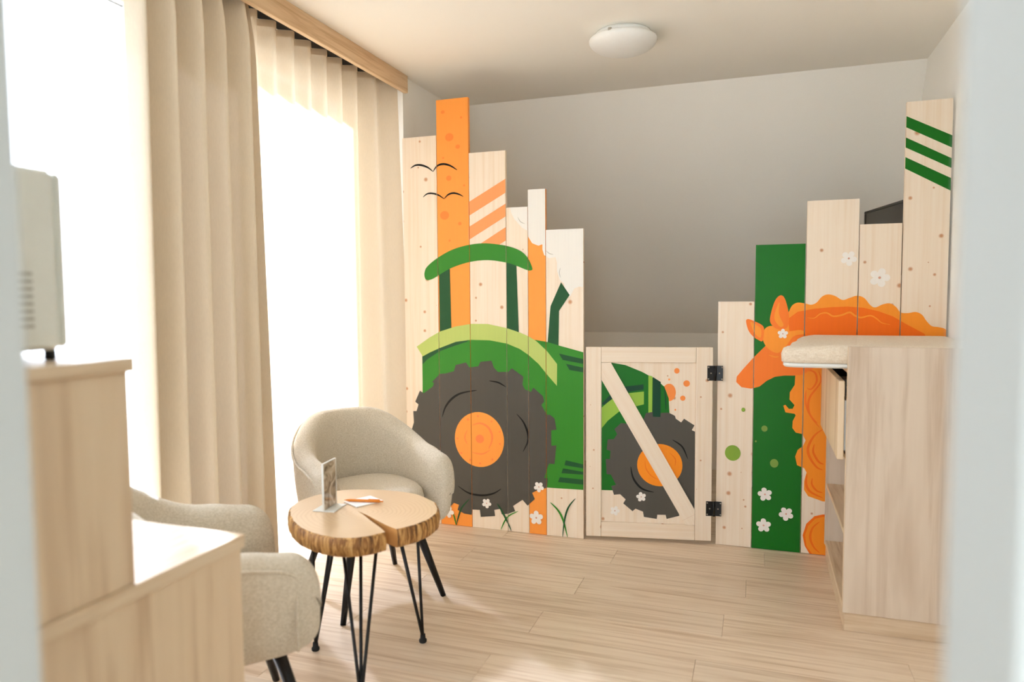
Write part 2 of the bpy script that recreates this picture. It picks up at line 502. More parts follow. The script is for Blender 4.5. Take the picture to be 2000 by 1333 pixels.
def tube_data(pts, rad, seg=10, closed=False):
    pts = [Vector(p) for p in pts]
    n = len(pts)
    rads = rad if isinstance(rad, (list, tuple)) else [rad] * n
    vs_, fs = [], []
    up = None
    for i, p in enumerate(pts):
        t = (pts[min(i + 1, n - 1)] - pts[max(i - 1, 0)]).normalized()
        if up is None:
            up = Vector((0, 0, 1)) if abs(t.z) < 0.9 else Vector((1, 0, 0))
        s = t.cross(up).normalized()
        up = s.cross(t).normalized()
        for k in range(seg):
            a = 2 * PI * k / seg
            vs_.append(p + (s * math.cos(a) + up * math.sin(a)) * rads[i])
    for i in range(n - 1):
        for k in range(seg):
            k2 = (k + 1) % seg
            fs.append((i * seg + k, i * seg + k2, (i + 1) * seg + k2, (i + 1) * seg + k))
    fs.append(tuple(range(seg))[::-1])
    fs.append(tuple((n - 1) * seg + k for k in range(seg)))
    return vs_, fs


def tube(name, pts, rad, mat, parent=None, seg=10, loc=(0, 0, 0)):
    v, f = tube_data(pts, rad, seg)
    return pydata(name, v, f, mat, parent, loc, True)


def merge(*parts):
    V, F = [], []
    for v, f in parts:
        o = len(V)
        V += list(v)
        F += [tuple(i + o for i in q) for q in f]
    return V, F


def catmull(pts, n=6, closed=False):
    P = [Vector(p) for p in pts]
    N = len(P)
    out = []
    rng = range(N) if closed else range(N - 1)
    for i in rng:
        if closed:
            a, b, c, d = P[i - 1], P[i], P[(i + 1) % N], P[(i + 2) % N]
        else:
            a, b, c, d = P[max(i - 1, 0)], P[i], P[i + 1], P[min(i + 2, N - 1)]
        for k in range(n):
            t = k / n
            out.append(0.5 * ((2 * b) + (c - a) * t + (2 * a - 5 * b + 4 * c - d) * t * t + (3 * b - a - 3 * c + d) * t ** 3))
    if not closed:
        out.append(P[-1])
    return out


def thing(name, label, cat, loc=(0, 0, 0), rotz=0.0, group=None):
    o = bpy.data.objects.new(name, None)
    o.empty_display_size = 0.1
    COL.objects.link(o)
    o.location = loc
    o.rotation_euler = (0, 0, rotz)
    return tag(o, label, cat, group)


def tag(o, label, cat, group=None):
    o['label'] = label
    o['category'] = cat
    if group:
        o['group'] = group
    return o


def struct(o, label, cat):
    o['kind'] = 'structure'
    return tag(o, label, cat)


# ------------------------------------------------------------------ materials
M = {}
M['plaster'] = plain('plaster', (248, 245, 237), 0.9, 0, 0.08, 220)
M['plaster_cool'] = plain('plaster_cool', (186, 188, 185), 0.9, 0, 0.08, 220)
M['pine'] = wood('spruce_boards', (229, 208, 181), (236, 220, 200), (239, 226, 208), 2, 55, 0.02, 14, 0.3, 8.5, 0.5)
M['pine_h'] = wood('spruce_rail', (229, 208, 181), (236, 220, 200), (239, 226, 208), 0, 55, 0.02, 14, 0.3, 8.5, 0.5)
M['oak'] = wood('pale_oak_decor', (190, 160, 128), (224, 202, 172), (230, 210, 182), 2, 17, 0.05, 5, 0.8, 0, 0.45)
M['oak_cool_lit'] = wood('cool_lit_oak_decor', (184, 160, 136), (214, 197, 178), (221, 206, 188), 2, 17, 0.05, 5, 0.85, 0, 0.45)  # same oak as above, with cooler light tinted into its colour
M['oak_y'] = wood('pale_oak_top', (190, 160, 124), (220, 198, 168), (230, 212, 186), 1, 48, 0.05, 8, 0.6, 0, 0.35)
M['pelmet'] = wood('pelmet_oak', (196, 160, 120), (222, 192, 154), (230, 204, 168), 1, 50, 0.05, 7, 0.7, 0, 0.5)
M['oak_x'] = wood('pale_oak_plinth', (196, 168, 134), (214, 192, 164), (224, 206, 180), 0, 60, 0.05, 8, 0.6, 0, 0.4)
M['floor'] = wood('floor_oak', (192, 165, 136), (223, 204, 181), (232, 216, 195), 0, 60, 0.03, 13, 0.6, 0, 0.38, 0.06)
M['joint'] = plain('dark_subfloor', (120, 92, 64), 0.8)  # brown subfloor seen in the plank gaps
M['black'] = plain('black_metal', (16, 15, 15), 0.35, 0.3)
M['screw'] = plain('screw_steel', (190, 185, 175), 0.3, 0.9)
M['rubber'] = plain('black_rubber', (18, 18, 18), 0.7)
M['chair'] = fabric('oatmeal_weave', (196, 185, 164), (222, 213, 196))
M['cover'] = fabric('cream_terry', (222, 205, 182), (238, 226, 208), 260, 0.8)
M['sheer'] = curtain_mat('sheer_voile', (242, 241, 238), 0.66, 0.12)
M['sheer_dense'] = curtain_mat('dense_voile', (228, 212, 187), 0.35, 0.09)
M['drape'] = curtain_mat('beige_drape', (228, 214, 191), 0.02, 0.0)
M['white'] = plain('white_lacquer', (236, 236, 232), 0.35)
M['white_soft'] = plain('white_plastic', (228, 230, 226), 0.5)
M['frame'] = plain('window_frame_white', (235, 233, 228), 0.4)
M['glass'] = thin_glass('window_glass')
M['micro'] = plain('grey_white_enamel', (226, 229, 222), 0.4)
M['vent'] = plain('vent_grey', (168, 167, 157), 0.6)
M['dark_glass'] = plain('dark_glass', (20, 20, 22), 0.08)
M['tv'] = plain('tv_housing', (44, 40, 34), 0.4)
M['tv_screen'] = plain('tv_screen', (40, 36, 28), 0.25)
M['acrylic'] = thin_glass('clear_acrylic', (0.97, 0.97, 0.96, 1), 0.1)
M['paper'] = plain('white_paper', (244, 242, 238), 0.8)
M['pen'] = plain('orange_plastic', (247, 150, 50), 0.35)
M['concrete'] = plain('sky_block_slab', (128, 118, 104), 0.9, 0, 0.2, 30)

PAINTS = {
    'orange_light': (252, 160, 72), 'orange_dot': (247, 138, 62), 'orange_dot2': (247, 146, 72), 'peach': (250, 160, 100),
    'cloud': (236, 233, 226), 'grey_line': (190, 186, 178), 'black': (10, 9, 9), 'mid_green': (56, 136, 44),
    'dark_green': (36, 86, 50), 'light_green': (184, 202, 112), 'tyre': (84, 81, 75), 'hub_ring': (248, 136, 74),
    'flower': (242, 238, 232), 'leaf_green': (16, 110, 22), 'light_green2': (150, 192, 70), 'deep_green': (8, 66, 42),
    'orange_strong': (250, 148, 32), 'orange_deep': (240, 124, 24), 'mane': (253, 156, 46), 'mane2': (252, 150, 36),
    'neck': (246, 116, 18), 'face': (250, 128, 38), 'lime': (132, 168, 58), 'olive': (124, 158, 70), 'centre': (214, 160, 140),
}
P = {k: paint('paint_' + k, c) for k, c in PAINTS.items()}

# ------------------------------------------------------------------ the room
H = 2.46                 # ceiling height
XL, XR = -1.85, 0.81     # left and right wall faces
XW = -2.12               # window wall face, in a recess behind the curtains
YF, YB = 0.45, 5.20      # doorway wall and knee wall faces
YS, ZK = 4.22, 0.98      # where the roof slope leaves the ceiling, and the knee wall height

floor = struct(box('floor', (-2.25, -1.6, -0.12), (0.95, 5.3, -0.010), M['joint']), 'pale oak laminate floor of long planks', 'floor')
PW, PL = 0.192, 1.285
row = 0
y = -1.6
plank_me = box_mesh('plank', (-PL / 2 + 0.0004, -PW / 2 + 0.0004, -0.009), (PL / 2 - 0.0004, PW / 2 - 0.0004, 0.0), 0.0009)
plank_me.materials.append(M['floor'])
while y < 5.2 - 0.02:
    off = (row * 0.47) % 1.0 * PL
    x = -2.24 - off
    while x < 0.94:
        x0, x1 = max(x, -2.24), min(x + PL, 0.94)
        y1 = min(y + PW, 5.2)
        if x1 - x0 > 0.02:
            if x0 == x and x1 == x + PL and y1 == y + PW:
                o = link('plank', plank_me, None, floor, ((x0 + x1) / 2, (y + y1) / 2, 0))
            else:
                cx, cy = (x0 + x1) / 2, (y + y1) / 2
                me = box_mesh('plank', (x0 - cx + 0.0004, y - cy + 0.0004, -0.009), (x1 - cx - 0.0004, y1 - cy - 0.0004, 0.0), 0.0009)
                o = link('plank', me, M['floor'], floor, (cx, cy, 0))
            o.location.z = 0.0
            o.matrix_parent_inverse = floor.matrix_basis.inverted()
        x += PL
    y += PW
    row += 1

struct(box('ceiling', (-2.25, YF - 0.12, H), (0.95, YS, H + 0.12), M['plaster']), 'smooth warm white flat ceiling above the room', 'ceiling')
# roof slope: a slab from the ceiling edge down to the knee wall
d = Vector((0, YB - YS, ZK - H)).normalized()
nrm = Vector((0, -d.z, d.y)) * 0.12
pts = [(YS, H), (YB + 0.02, ZK - 0.03)]
vv = []
for xx in (-2.25, 0.95):
    for (yy, zz) in pts:
        vv.append((xx, yy, zz))
        vv.append((xx, yy + nrm.y, zz + nrm.z))
ff = [(0, 2, 6, 4), (1, 5, 7, 3), (0, 1, 3, 2), (4, 6, 7, 5), (0, 4, 5, 1), (2, 3, 7, 6)]
struct(pydata('ceiling_slope', vv, ff, M['plaster']), 'sloping attic ceiling falling away behind the painted partition', 'ceiling')
struct(box('wall_back', (-2.25, YB, -0.1), (0.95, YB + 0.12, ZK), M['plaster']), 'low knee wall under the attic slope', 'wall')
struct(box('wall_right', (XR, YF - 0.12, -0.1), (XR + 0.14, YB + 0.12, H), M['plaster']), 'plain warm white wall behind the changing cabinet', 'wall')
struct(box('wall_left', (-2.25, 3.53, -0.1), (XL, YB + 0.12, H), M['plaster']), 'plain wall beyond the curtains at the partition', 'wall')

# window wall with one tall opening
WY0, WY1, WZ = 0.55, 3.46, 2.38


def wall_with_hole(name, x0, x1, y0, y1, z0, z1, hy0, hy1, hz0, hz1, mat, axis=0):
    parts = []

    def b(lo, hi):
        vs_ = [(xx, yy, zz) for xx in (lo[0], hi[0]) for yy in (lo[1], hi[1]) for zz in (lo[2], hi[2])]
        fs = [(0, 1, 3, 2), (4, 6, 7, 5), (0, 4, 5, 1), (2, 3, 7, 6), (0, 2, 6, 4), (1, 5, 7, 3)]
        parts.append((vs_, fs))
    if axis == 0:
        b((x0, y0, z0), (x1, hy0, z1))
        b((x0, hy1, z0), (x1, y1, z1))
        b((x0, hy0, hz1), (x1, hy1, z1))
        if hz0 > z0:
            b((x0, hy0, z0), (x1, hy1, hz0))
    else:
        b((x0, y0, z0), (hy0, y1, z1))
        b((hy1, y0, z0), (x1, y1, z1))
        b((hy0, y0, hz1), (hy1, y1, z1))
    v, f = merge(*parts)
    return pydata(name, v, f, mat)


struct(wall_with_hole('wall_window', XW - 0.13, XW, YF - 0.12, 3.54, -0.1, H, WY0, WY1, 0.0, WZ, M['plaster']), 'recessed wall around the tall window behind the curtains', 'wall')
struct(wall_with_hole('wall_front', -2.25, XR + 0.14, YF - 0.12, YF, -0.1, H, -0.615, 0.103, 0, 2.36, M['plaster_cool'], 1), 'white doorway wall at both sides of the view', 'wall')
struct(box('hall_light_block_left', (-1.12, -1.6, -0.1), (-1.0, YF - 0.1205, H), M['plaster_cool']), 'added unseen wall behind the viewer on the left, blocking stray daylight', 'wall')  # hall shell added out of view to stop outside light leaking onto the jambs
struct(box('hall_light_block_right', (0.80, -1.6, -0.1), (0.92, YF - 0.1205, H), M['plaster_cool']), 'added unseen wall behind the viewer on the right, blocking stray daylight', 'wall')
struct(box('hall_light_block_top', (-1.12, -1.6, H + 0.0005), (0.92, YF - 0.1205, H + 0.12), M['plaster_cool']), 'added unseen ceiling above the viewer, blocking stray daylight', 'ceiling')
# window: frame, mullion and two panes
win = bpy.data.objects.new('window_1', None)
COL.objects.link(win)
win.location = (XW - 0.07, 0, 0)
struct(win, 'tall white framed balcony window behind the sheer curtains', 'window')
fw = 0.07
for nm, y0, y1, z0, z1 in (('window_frame', WY0, WY0 + fw, 0, WZ), ('window_frame', WY1 - fw, WY1, 0, WZ), ('window_frame', WY0 + fw, WY1 - fw, WZ - fw, WZ),
                           ('window_frame', WY0 + fw, WY1 - fw, 0, fw), ('mullion', 2.02, 2.12, fw, WZ - fw)):
    box(nm, (-0.03, y0, z0), (0.03, y1, z1), M['frame'], win, 0.004)
box('pane', (-0.006, WY0 + fw, fw), (0.006, 2.02, WZ - fw), M['glass'], win)
box('pane', (-0.006, 2.12, fw), (0.006, WY1 - fw, WZ - fw), M['glass'], win)
struct(box('sky_block', (-7.0, -4.0, -0.25), (-2.26, 9.0, -0.10), M['concrete']), 'unseen terrace slab outside the window', 'sky_block')  # added slab, keeps sky light from coming up from below

# ------------------------------------------------------------------ pelmet and curtains
pel = thing('curtain_pelmet', 'long oak pelmet board under the ceiling hiding the curtain rail', 'pelmet', (-1.84, 0.47, 0))
box('fascia', (-0.012, 0, 2.368), (0.012, 3.08, H), M['pelmet'], pel, 0.0015)
box('rail_shade_strip', (-0.19, 0.0, 2.442), (-0.03, 3.04, 2.456), M['rubber'], pel)  # rail made wide and black to put a shade line above the curtains


def curtain(name, label, mat, y0, y1, xc0, xc1, amp, period, ztop, flare, seedv, drift=0.012, hem_shift=0.0, sharp=0.35, lean=0.45, out=0.0):
    """One hanging cloth: deep regular folds from the rail to just above the floor."""
    rnd = random.Random(seedv)
    ny, nz = int((y1 - y0) / period * 22), 30
    nf = int((y1 - y0) / period) + 3
    jit = [rnd.uniform(-1, 1) for _ in range(nf)]
    jam = [rnd.uniform(0.8, 1.2) for _ in range(nf)]
    o = thing(name, label, 'curtain', (0, 0, 0))
    vs_, fs = [], []
    for j in range(nz + 1):
        w = j / nz                    # 0 at the top
        z = ztop - w * (ztop - 0.015)
        for i in range(ny + 1):
            u = i / ny
            ph = u * (y1 - y0) / period
            k = int(ph)
            fr = ph - k
            sm = fr * fr * (3 - 2 * fr)
            jj = jit[k] * (1 - sm) + jit[k + 1] * sm
            aa = amp * (jam[k] * (1 - sm) + jam[k + 1] * sm) * (1.0 - 0.15 * w)
            s = math.sin(2 * PI * ph + 0.5 * jj * w)
            wave = s + sharp * math.sin(4 * PI * ph + 1.3 + jj * w) * 0.5
            yy = y0 + u * (y1 - y0) + drift * jj * w + hem_shift * w * (u - 0.5) + aa * lean * math.cos(2 * PI * ph) * (0.4 + 0.6 * w)
            e = max(0.0, (u - 0.72) / 0.28)
            xx = xc0 + (xc1 - xc0) * e * e + aa * wave + flare * e * e * w + 0.01 * jj * w + out * min(1.0, w / 0.08)
            vs_.append((xx, yy, z))
    for j in range(nz):
        for i in range(ny):
            a = j * (ny + 1) + i
            fs.append((a, a + 1, a + ny + 2, a + ny + 1))
    pydata('cloth', vs_, fs, mat, o, (0, 0, 0), True)
    # heading tape at the top of the cloth
    tv, tf = [], []
    for i in range(ny + 1):
        x_, y_, z_ = vs_[i]
        for dx, dz in ((0.004, 0.0), (0.004, -0.03)):
            tv.append((x_ + dx, y_, z_ + dz))
    for i in range(ny):
        tf.append((2 * i, 2 * i + 2, 2 * i + 3, 2 * i + 1))
    pydata('heading_tape', tv, tf, mat, o, (0, 0, 0), True)
    return o


curtain('sheer_curtain', 'bright white sheer curtain behind the microwave at the left edge', M['sheer'], 0.52, 1.80, -2.005, -2.005, 0.034, 0.13, 2.44, 0.0, 3)
curtain('drape_curtain', 'opaque beige drape gathered in deep folds between the two sheers', M['drape'], 1.755, 2.37, -1.924, -1.924, 0.055, 0.123, 2.44, 0.0, 5, 0.012, 0.04, 0.0, 0.10, 0.030)
curtain('sheer_curtain', 'glowing sheer curtain behind the back armchair, next to the painted partition', M['sheer_dense'], 2.33, 3.505, -2.005, -1.895, 0.034, 0.127, 2.44, 0.07, 8)


# ------------------------------------------------------------------ mural helpers


def clip_rect(poly, x0, x1, z0, z1):
    def half(pl, inside, cut):
        out = []
        for i in range(len(pl)):
            a, b = pl[i - 1], pl[i]
            ia, ib = inside(a), inside(b)
            if ib:
                if not ia:
                    out.append(cut(a, b))
                out.append(b)
            elif ia:
                out.append(cut(a, b))
        return out

    def cx(v):
        return lambda a, b: (v, a[1] + (b[1] - a[1]) * (v - a[0]) / (b[0] - a[0]))

    def cz(v):
        return lambda a, b: (a[0] + (b[0] - a[0]) * (v - a[1]) / (b[1] - a[1]), v)
    for ins, cut in ((lambda p: p[0] >= x0, cx(x0)), (lambda p: p[0] <= x1, cx(x1)), (lambda p: p[1] >= z0, cz(z0)), (lambda p: p[1] <= z1, cz(z1))):
        poly = half(poly, ins, cut)
        if len(poly) < 3:
            return []
    return poly


def shape_outlines(s):
    """Outline polygons in metres on the board plane for one painted shape."""
    kind, name, colr, arg, pts = s
    pts = [(x / 1000.0, z / 1000.0) for x, z in pts]
    if kind == 'p':
        if arg:
            pts = [(v.x, v.y) for v in catmull([(x, z, 0) for x, z in pts], 5, True)]
        return [(name, colr, pts)]
    if kind == 's':
        c = catmull([(x, z, 0) for x, z in pts], 5)
        n = len(c)
        L, R = [], []
        for i, q in enumerate(c):
            t = (c[min(i + 1, n - 1)] - c[max(i - 1, 0)]).normalized()
            nn = Vector((-t.y, t.x, 0))
            w = arg / 1500.0 * (0.18 + 0.82 * math.sin(PI * i / (n - 1)) ** 0.8)
            L.append(q + nn * w)
            R.append(q - nn * w)
        return [(name, colr, [(v.x, v.y) for v in L + R[::-1]])]
    x, z = pts[0]
    if kind == 'c':
        rx, rz = arg[0] / 1000.0, arg[1] / 1000.0
        return [(name, colr, [(x + rx * math.cos(a), z + rz * math.sin(a)) for a in [2 * PI * k / 40 for k in range(40)]])]
    r = arg / 1000.0
    ph = (x * 37 + z * 11) % 1.0
    out = [(x + r * (0.50 + 0.50 * abs(math.cos(2.5 * (a + ph))) ** 0.6) * math.cos(a), z + r * (0.50 + 0.50 * abs(math.cos(2.5 * (a + ph))) ** 0.6) * math.sin(a)) for a in [2 * PI * k / 60 for k in range(60)]]
    return [(name, colr, out), ('painted_flower_centre', 'centre', [(x + r * 0.13 * math.cos(a), z + r * 0.13 * math.sin(a)) for a in [2 * PI * k / 12 for k in range(12)]])]


def paint_on(board, shapes, x0, x1, z0, z1, ox, yfront):
    """Lay the paint layers of a mural on one board, clipped to its face. ox: the board origin along the face."""
    layer = 0
    for s in shapes:
        for name, colr, outl in shape_outlines(s):
            layer += 1
            if max(p[0] for p in outl) < x0 or min(p[0] for p in outl) > x1:
                continue
            c = clip_rect(outl, x0 + 0.0014, x1 - 0.0014, z0, z1)
            clean = []
            for p in c:
                if not clean or abs(p[0] - clean[-1][0]) + abs(p[1] - clean[-1][1]) > 1e-5:
                    clean.append(p)
            if len(clean) < 3:
                continue
            area = sum(clean[i - 1][0] * clean[i][1] - clean[i][0] * clean[i - 1][1] for i in range(len(clean))) / 2
            if abs(area) < 4e-6:
                continue
            yy = yfront - 0.0003 - 0.00005 * layer
            tris = tessellate_polygon([[Vector((p[0], p[1], 0)) for p in clean]])
            fs = []
            for t in tris:
                a, b, cc = [clean[i] for i in t]
                cr = (b[0] - a[0]) * (cc[1] - a[1]) - (b[1] - a[1]) * (cc[0] - a[0])
                if abs(cr) < 1e-12:
                    continue
                fs.append(t if cr > 0 else (t[0], t[2], t[1]))   # faces look towards -Y
            if fs:
                pydata(name, [(p[0] - ox, yy, p[1]) for p in clean], fs, P[colr], board)


def partition(name, label, yfront, boards, shapes, battens):
    o = thing(name, label, 'partition', (0, yfront, 0))
    for x0, x1, top, mat in boards:
        b = box('plank', (x0 + 0.0014, 0, 0.002), (x1 - 0.0014, 0.022, top), mat, o, 0.0)
        # the paint is laid in the board's own coordinates
        sh = [(k, n, c, a, [(p[0], p[1]) for p in pts]) for k, n, c, a, pts in shapes]
        cx = (x0 + x1) / 2
        paint_on(b, [(k, n, c, a, [(p[0], p[1] - 2) for p in pts]) for k, n, c, a, pts in sh], x0, x1, 0.0, top - 0.002, cx, -0.011)
    for z0, bx0, bx1 in battens:
        box('batten', (bx0, 0.0225, z0), (bx1, 0.05, z0 + 0.07), M['pine_h'], o, 0.001)
    return o


OL = P['orange_light']
left_boards = [(-1.835, -1.631, 2.111, M['pine']), (-1.631, -1.446, 2.294, OL), (-1.446, -1.240, 2.004, M['pine']),
               (-1.240, -1.121, 1.710, M['pine']), (-1.121, -1.026, 1.796, OL), (-1.026, -0.828, 1.588, M['pine'])]
partition('plank_partition', 'stepped plank partition painted with a green tractor, beside the curtains', 3.485, left_boards, MURAL['L'],
          [(0.3, -1.82, -0.85), (1.2, -1.82, -0.85)])
right_boards = [(-0.184, -0.014, 1.218, M['pine']), (-0.013, 0.211, 1.490, P['leaf_green']), (0.213, 0.437, 1.688, M['pine']),
                (0.439, 0.614, 1.570, M['pine']), (0.616, 0.800, 2.106, M['pine'])]
partition('plank_partition', 'stepped plank partition painted with an orange horse, behind the changing cabinet', 3.62, right_boards, MURAL['R'],
          [(0.3, -0.17, 0.79), (1.0, -0.17, 0.79)])

# ------------------------------------------------------------------ gate
ga = math.atan2(0.113, 0.613)
gate = thing('gate', 'low framed wooden gate with diagonal brace and painted tractor wheel', 'gate', (-0.816, 3.487, 0), ga)
GZ0, GZ1, GL = 0.020, 0.993, 0.623
box('stile', (0, 0, GZ0), (0.076, 0.028, GZ1), M['pine'], gate, 0.002)
box('stile', (0.543, 0, GZ0), (GL, 0.028, GZ1), M['pine'], gate, 0.002)
box('rail', (0.0768, 0, 0.916), (0.5422, 0.028, GZ1), M['pine_h'], gate, 0.002)
box('rail', (0.0768, 0, GZ0), (0.5422, 0.028, 0.096), M['pine_h'], gate, 0.002)
panel = box('panel', (0.0768, 0.012, 0.0968), (0.5422, 0.024, 0.9152), M['pine'], gate)
paint_on(panel, [(k, n, c, a, [(p[0], p[1] - 97) for p in pts]) for k, n, c, a, pts in MURAL['G']], 0.0768, 0.5422, 0.0, 0.818, 0.3095, -0.006)
# diagonal brace, mitred into the corners
bp = [(0.0772, 0.9148), (0.124, 0.9148), (0.5418, 0.176), (0.5418, 0.0972), (0.497, 0.0972), (0.0772, 0.828)]
ang = math.atan2(0.176 - 0.9148, 0.5418 - 0.124)
bx, bz = 0.3095, 0.505
vs_, n = [], len(bp)
for yy in (0.001, 0.0115):
    for px_, pz_ in bp:
        dx, dz = px_ - bx, pz_ - bz
        # stored with its length along local X so the grain follows the brace
        vs_.append((dx * math.cos(-ang) - dz * math.sin(-ang), yy, dx * math.sin(-ang) + dz * math.cos(-ang)))
fs = [tuple(range(n))[::-1], tuple(range(n, 2 * n))] + [(i, (i + 1) % n, n + (i + 1) % n, n + i) for i in range(n)]
br = pydata('brace', vs_, fs, M['pine_h'], gate, (bx, 0, bz))
br.rotation_euler = (0, -ang, 0)
for zc in (0.866, 0.186):
    hg = tube('hinge', [(0, 0, -0.037), (0, 0, 0.037)], 0.0065, M['black'], gate, 12, (0.634, -0.005, zc))
    box('leaf', (-0.038, 0.0025, -0.037), (-0.004, 0.0048, 0.037), M['black'], hg, 0.0008)
    lf = box('leaf', (0.003, 0.001, -0.037), (0.037, 0.0035, 0.037), M['black'], hg, 0.0008)
    lf.location = (0.0195, 0.0045, -0.037)
    lf.rotation_euler = (0, 0, -ga)
    for sx in (-0.032, -0.020, 0.020, 0.032):
        for sz in ((-0.029, 0.029) if abs(sx) > 0.03 else (0.0,)):
            yy = 0.0022 if sx < 0 else 0.0012 - (sx - 0.0195) * math.sin(ga) + 0.0015
            sv, sf = tube_data([(sx, yy + 0.001, sz), (sx, yy - 0.0016, sz)], 0.0036, 10)
            pydata('screw', sv, sf, M['screw'], hg, (0, 0, 0), True)

# ------------------------------------------------------------------ changing cabinet and its padded top
CX0, CX1, CY0, CY1 = 0.314, 0.800, 2.81, 3.59
cab = thing('changing_cabinet', 'pale oak changing cabinet with open drawer and shelves against the right wall', 'cabinet', ((CX0 + CX1) / 2, (CY0 + CY1) / 2, 0))
ox, oy = (CX0 + CX1) / 2, (CY0 + CY1) / 2


def cbox(nm, x0, x1, y0, y1, z0, z1, mat, parent=None, bev=0.001):
    return box(nm, (x0 - ox, y0 - oy, z0), (x1 - ox, y1 - oy, z1), mat, parent or cab, bev)


cbox('side_panel', CX0, CX1, CY0, CY0 + 0.022, 0.072, 1.060, M['oak_cool_lit'])
cbox('side_panel', CX0, CX1, CY1 - 0.022, CY1, 0.072, 0.976, M['oak_cool_lit'])
cbox('edge_band', CX0 - 0.0012, CX0 - 0.0002, CY0 + 0.0005, CY0 + 0.0215, 0.073, 1.059, M['oak'], None, 0)
cbox('plinth', CX0 + 0.006, CX1, CY0 + 0.010, CY1 - 0.010, 0.0, 0.0712, M['oak_x'])
cbox('bottom_board', CX0 + 0.002, CX1, CY0 + 0.0225, CY1 - 0.0225, 0.0725, 0.092, M['oak_y'])
cbox('shelf', CX0 + 0.004, CX1 - 0.013, CY0 + 0.0225, CY1 - 0.0225, 0.345, 0.365, M['oak_y'])
cbox('shelf', CX0 + 0.004, CX1 - 0.013, CY0 + 0.0225, CY1 - 0.0225, 0.630, 0.648, M['oak_y'])
cbox('back_panel', CX1 - 0.012, CX1, CY0 + 0.0225, CY1 - 0.0225, 0.093, 0.955, M['oak_cool_lit'])
cbox('top_board', CX0 + 0.004, CX1, CY0 + 0.0225, CY1 - 0.0225, 0.958, 0.976, M['oak_y'])
dr = cbox('drawer', 0.286, 0.307, CY0 + 0.024, CY1 - 0.024, 0.640, 0.932, M['oak'], None, 0.0015)
dl = dr.location
for nm, x0, x1, y0, y1, z0, z1, mt in (('drawer_side', 0.3075, 0.70, CY0 + 0.036, CY0 + 0.048, 0.672, 0.86, M['white']), ('drawer_side', 0.3075, 0.70, CY1 - 0.062, CY1 - 0.05, 0.672, 0.86, M['white']),
                                       ('drawer_bottom', 0.3075, 0.70, CY0 + 0.0485, CY1 - 0.0625, 0.676, 0.684, M['white']), ('drawer_runner', 0.309, 0.74, CY0 + 0.0235, CY0 + 0.0355, 0.875, 0.915, M['black']),
                                       ('drawer_runner', 0.309, 0.74, CY1 - 0.0495, CY1 - 0.0375, 0.875, 0.915, M['black'])):
    box(nm, (x0 - ox - dl.x, y0 - oy - dl.y, z0 - dl.z), (x1 - ox - dl.x, y1 - oy - dl.y, z1 - dl.z), mt, dr, 0.0008)

mat_ = thing('changing_mat', 'cream cloth covered changing mat overhanging the cabinet front', 'changing mat', (0.45, 3.21, 0.977))
outline = [(0.085, 2.836), (0.797, 2.836), (0.797, 3.592), (0.190, 3.592)]


def inset_outline(d, nseg=26):
    c = [(x_ - 0.45, y_ - 3.21) for x_, y_ in outline]
    cx_ = sum(p[0] for p in c) / 4
    cy_ = sum(p[1] for p in c) / 4
    # rounded quad: corners replaced by arcs
    out = []
    r = 0.03
    for i in range(4):
        a, b, cc = Vector(c[i - 1]), Vector(c[i]), Vector(c[(i + 1) % 4])
        u1, u2 = (a - b).normalized(), (cc - b).normalized()
        rr = 0.06 if i == 0 else (0.05 if i == 3 else 0.012)
        for k in range(7):
            t = k / 6
            q = (b + u1 * rr) * (1 - t) ** 2 + b * 2 * t * (1 - t) + (b + u2 * rr) * t ** 2
            out.append(q)
        nxt = cc + (b - cc).normalized() * (0.06 if (i + 1) % 4 == 0 else (0.05 if (i + 1) % 4 == 3 else 0.012))
        st = b + u2 * rr
        for k in range(1, nseg):
            out.append(st + (nxt - st) * (k / nseg))
    res = []
    for q in out:
        dv_ = Vector((q.x - cx_, q.y - cy_))
        L_ = dv_.length
        res.append((cx_ + dv_.x * (1 - d / L_), cy_ + dv_.y * (1 - d / L_)))
    return res


rings = [(0.012, 0.000), (0.004, 0.006), (0.004, 0.016)]
vv, ff = [], []
N_ = None
for d_, z_ in rings:
    r_ = inset_outline(d_)
    N_ = len(r_)
    vv += [(a, b, z_) for a, b in r_]
for i in range(len(rings) - 1):
    ff += [(i * N_ + k, i * N_ + (k + 1) % N_, (i + 1) * N_ + (k + 1) % N_, (i + 1) * N_ + k) for k in range(N_)]
ff += [tuple(range(N_))[::-1], tuple((len(rings) - 1) * N_ + k for k in range(N_))]
pydata('mat_base', vv, ff, M['white_soft'], mat_)
rings = [(0.010, 0.0165), (0.001, 0.020), (-0.002, 0.045), (0.002, 0.066), (0.010, 0.079), (0.025, 0.085), (0.05, 0.0865), (0.12, 0.084), (0.2, 0.083), (0.30, 0.083)]
vv, ff = [], []
rw = random.Random(4)
for ri, (d_, z_) in enumerate(rings):
    r_ = inset_outline(d_)
    for k, (a, b) in enumerate(r_):
        near = max(0.0, min(1.0, (-0.20 - a) / 0.12)) if True else 0
        w1 = math.sin(k * 0.55) * 0.5 + math.sin(k * 0.23 + 1.0) * 0.5
        dz = w1 * 0.006 * near * (1 if 1 < ri < 8 else 0) - 0.012 * near * (1 if 3 <= ri <= 6 else 0)
        dd = w1 * 0.005 * near * (1 if 0 < ri < 5 else 0)
        vv.append((a - dd, b, z_ + dz))
for i in range(len(rings) - 1):
    ff += [(i * N_ + k, i * N_ + (k + 1) % N_, (i + 1) * N_ + (k + 1) % N_, (i + 1) * N_ + k) for k in range(N_)]
ff += [tuple(range(N_))[::-1], tuple((len(rings) - 1) * N_ + k for k in range(N_))]
pydata('cloth_cover', vv, ff, M['cover'], mat_, (0, 0, 0), True)

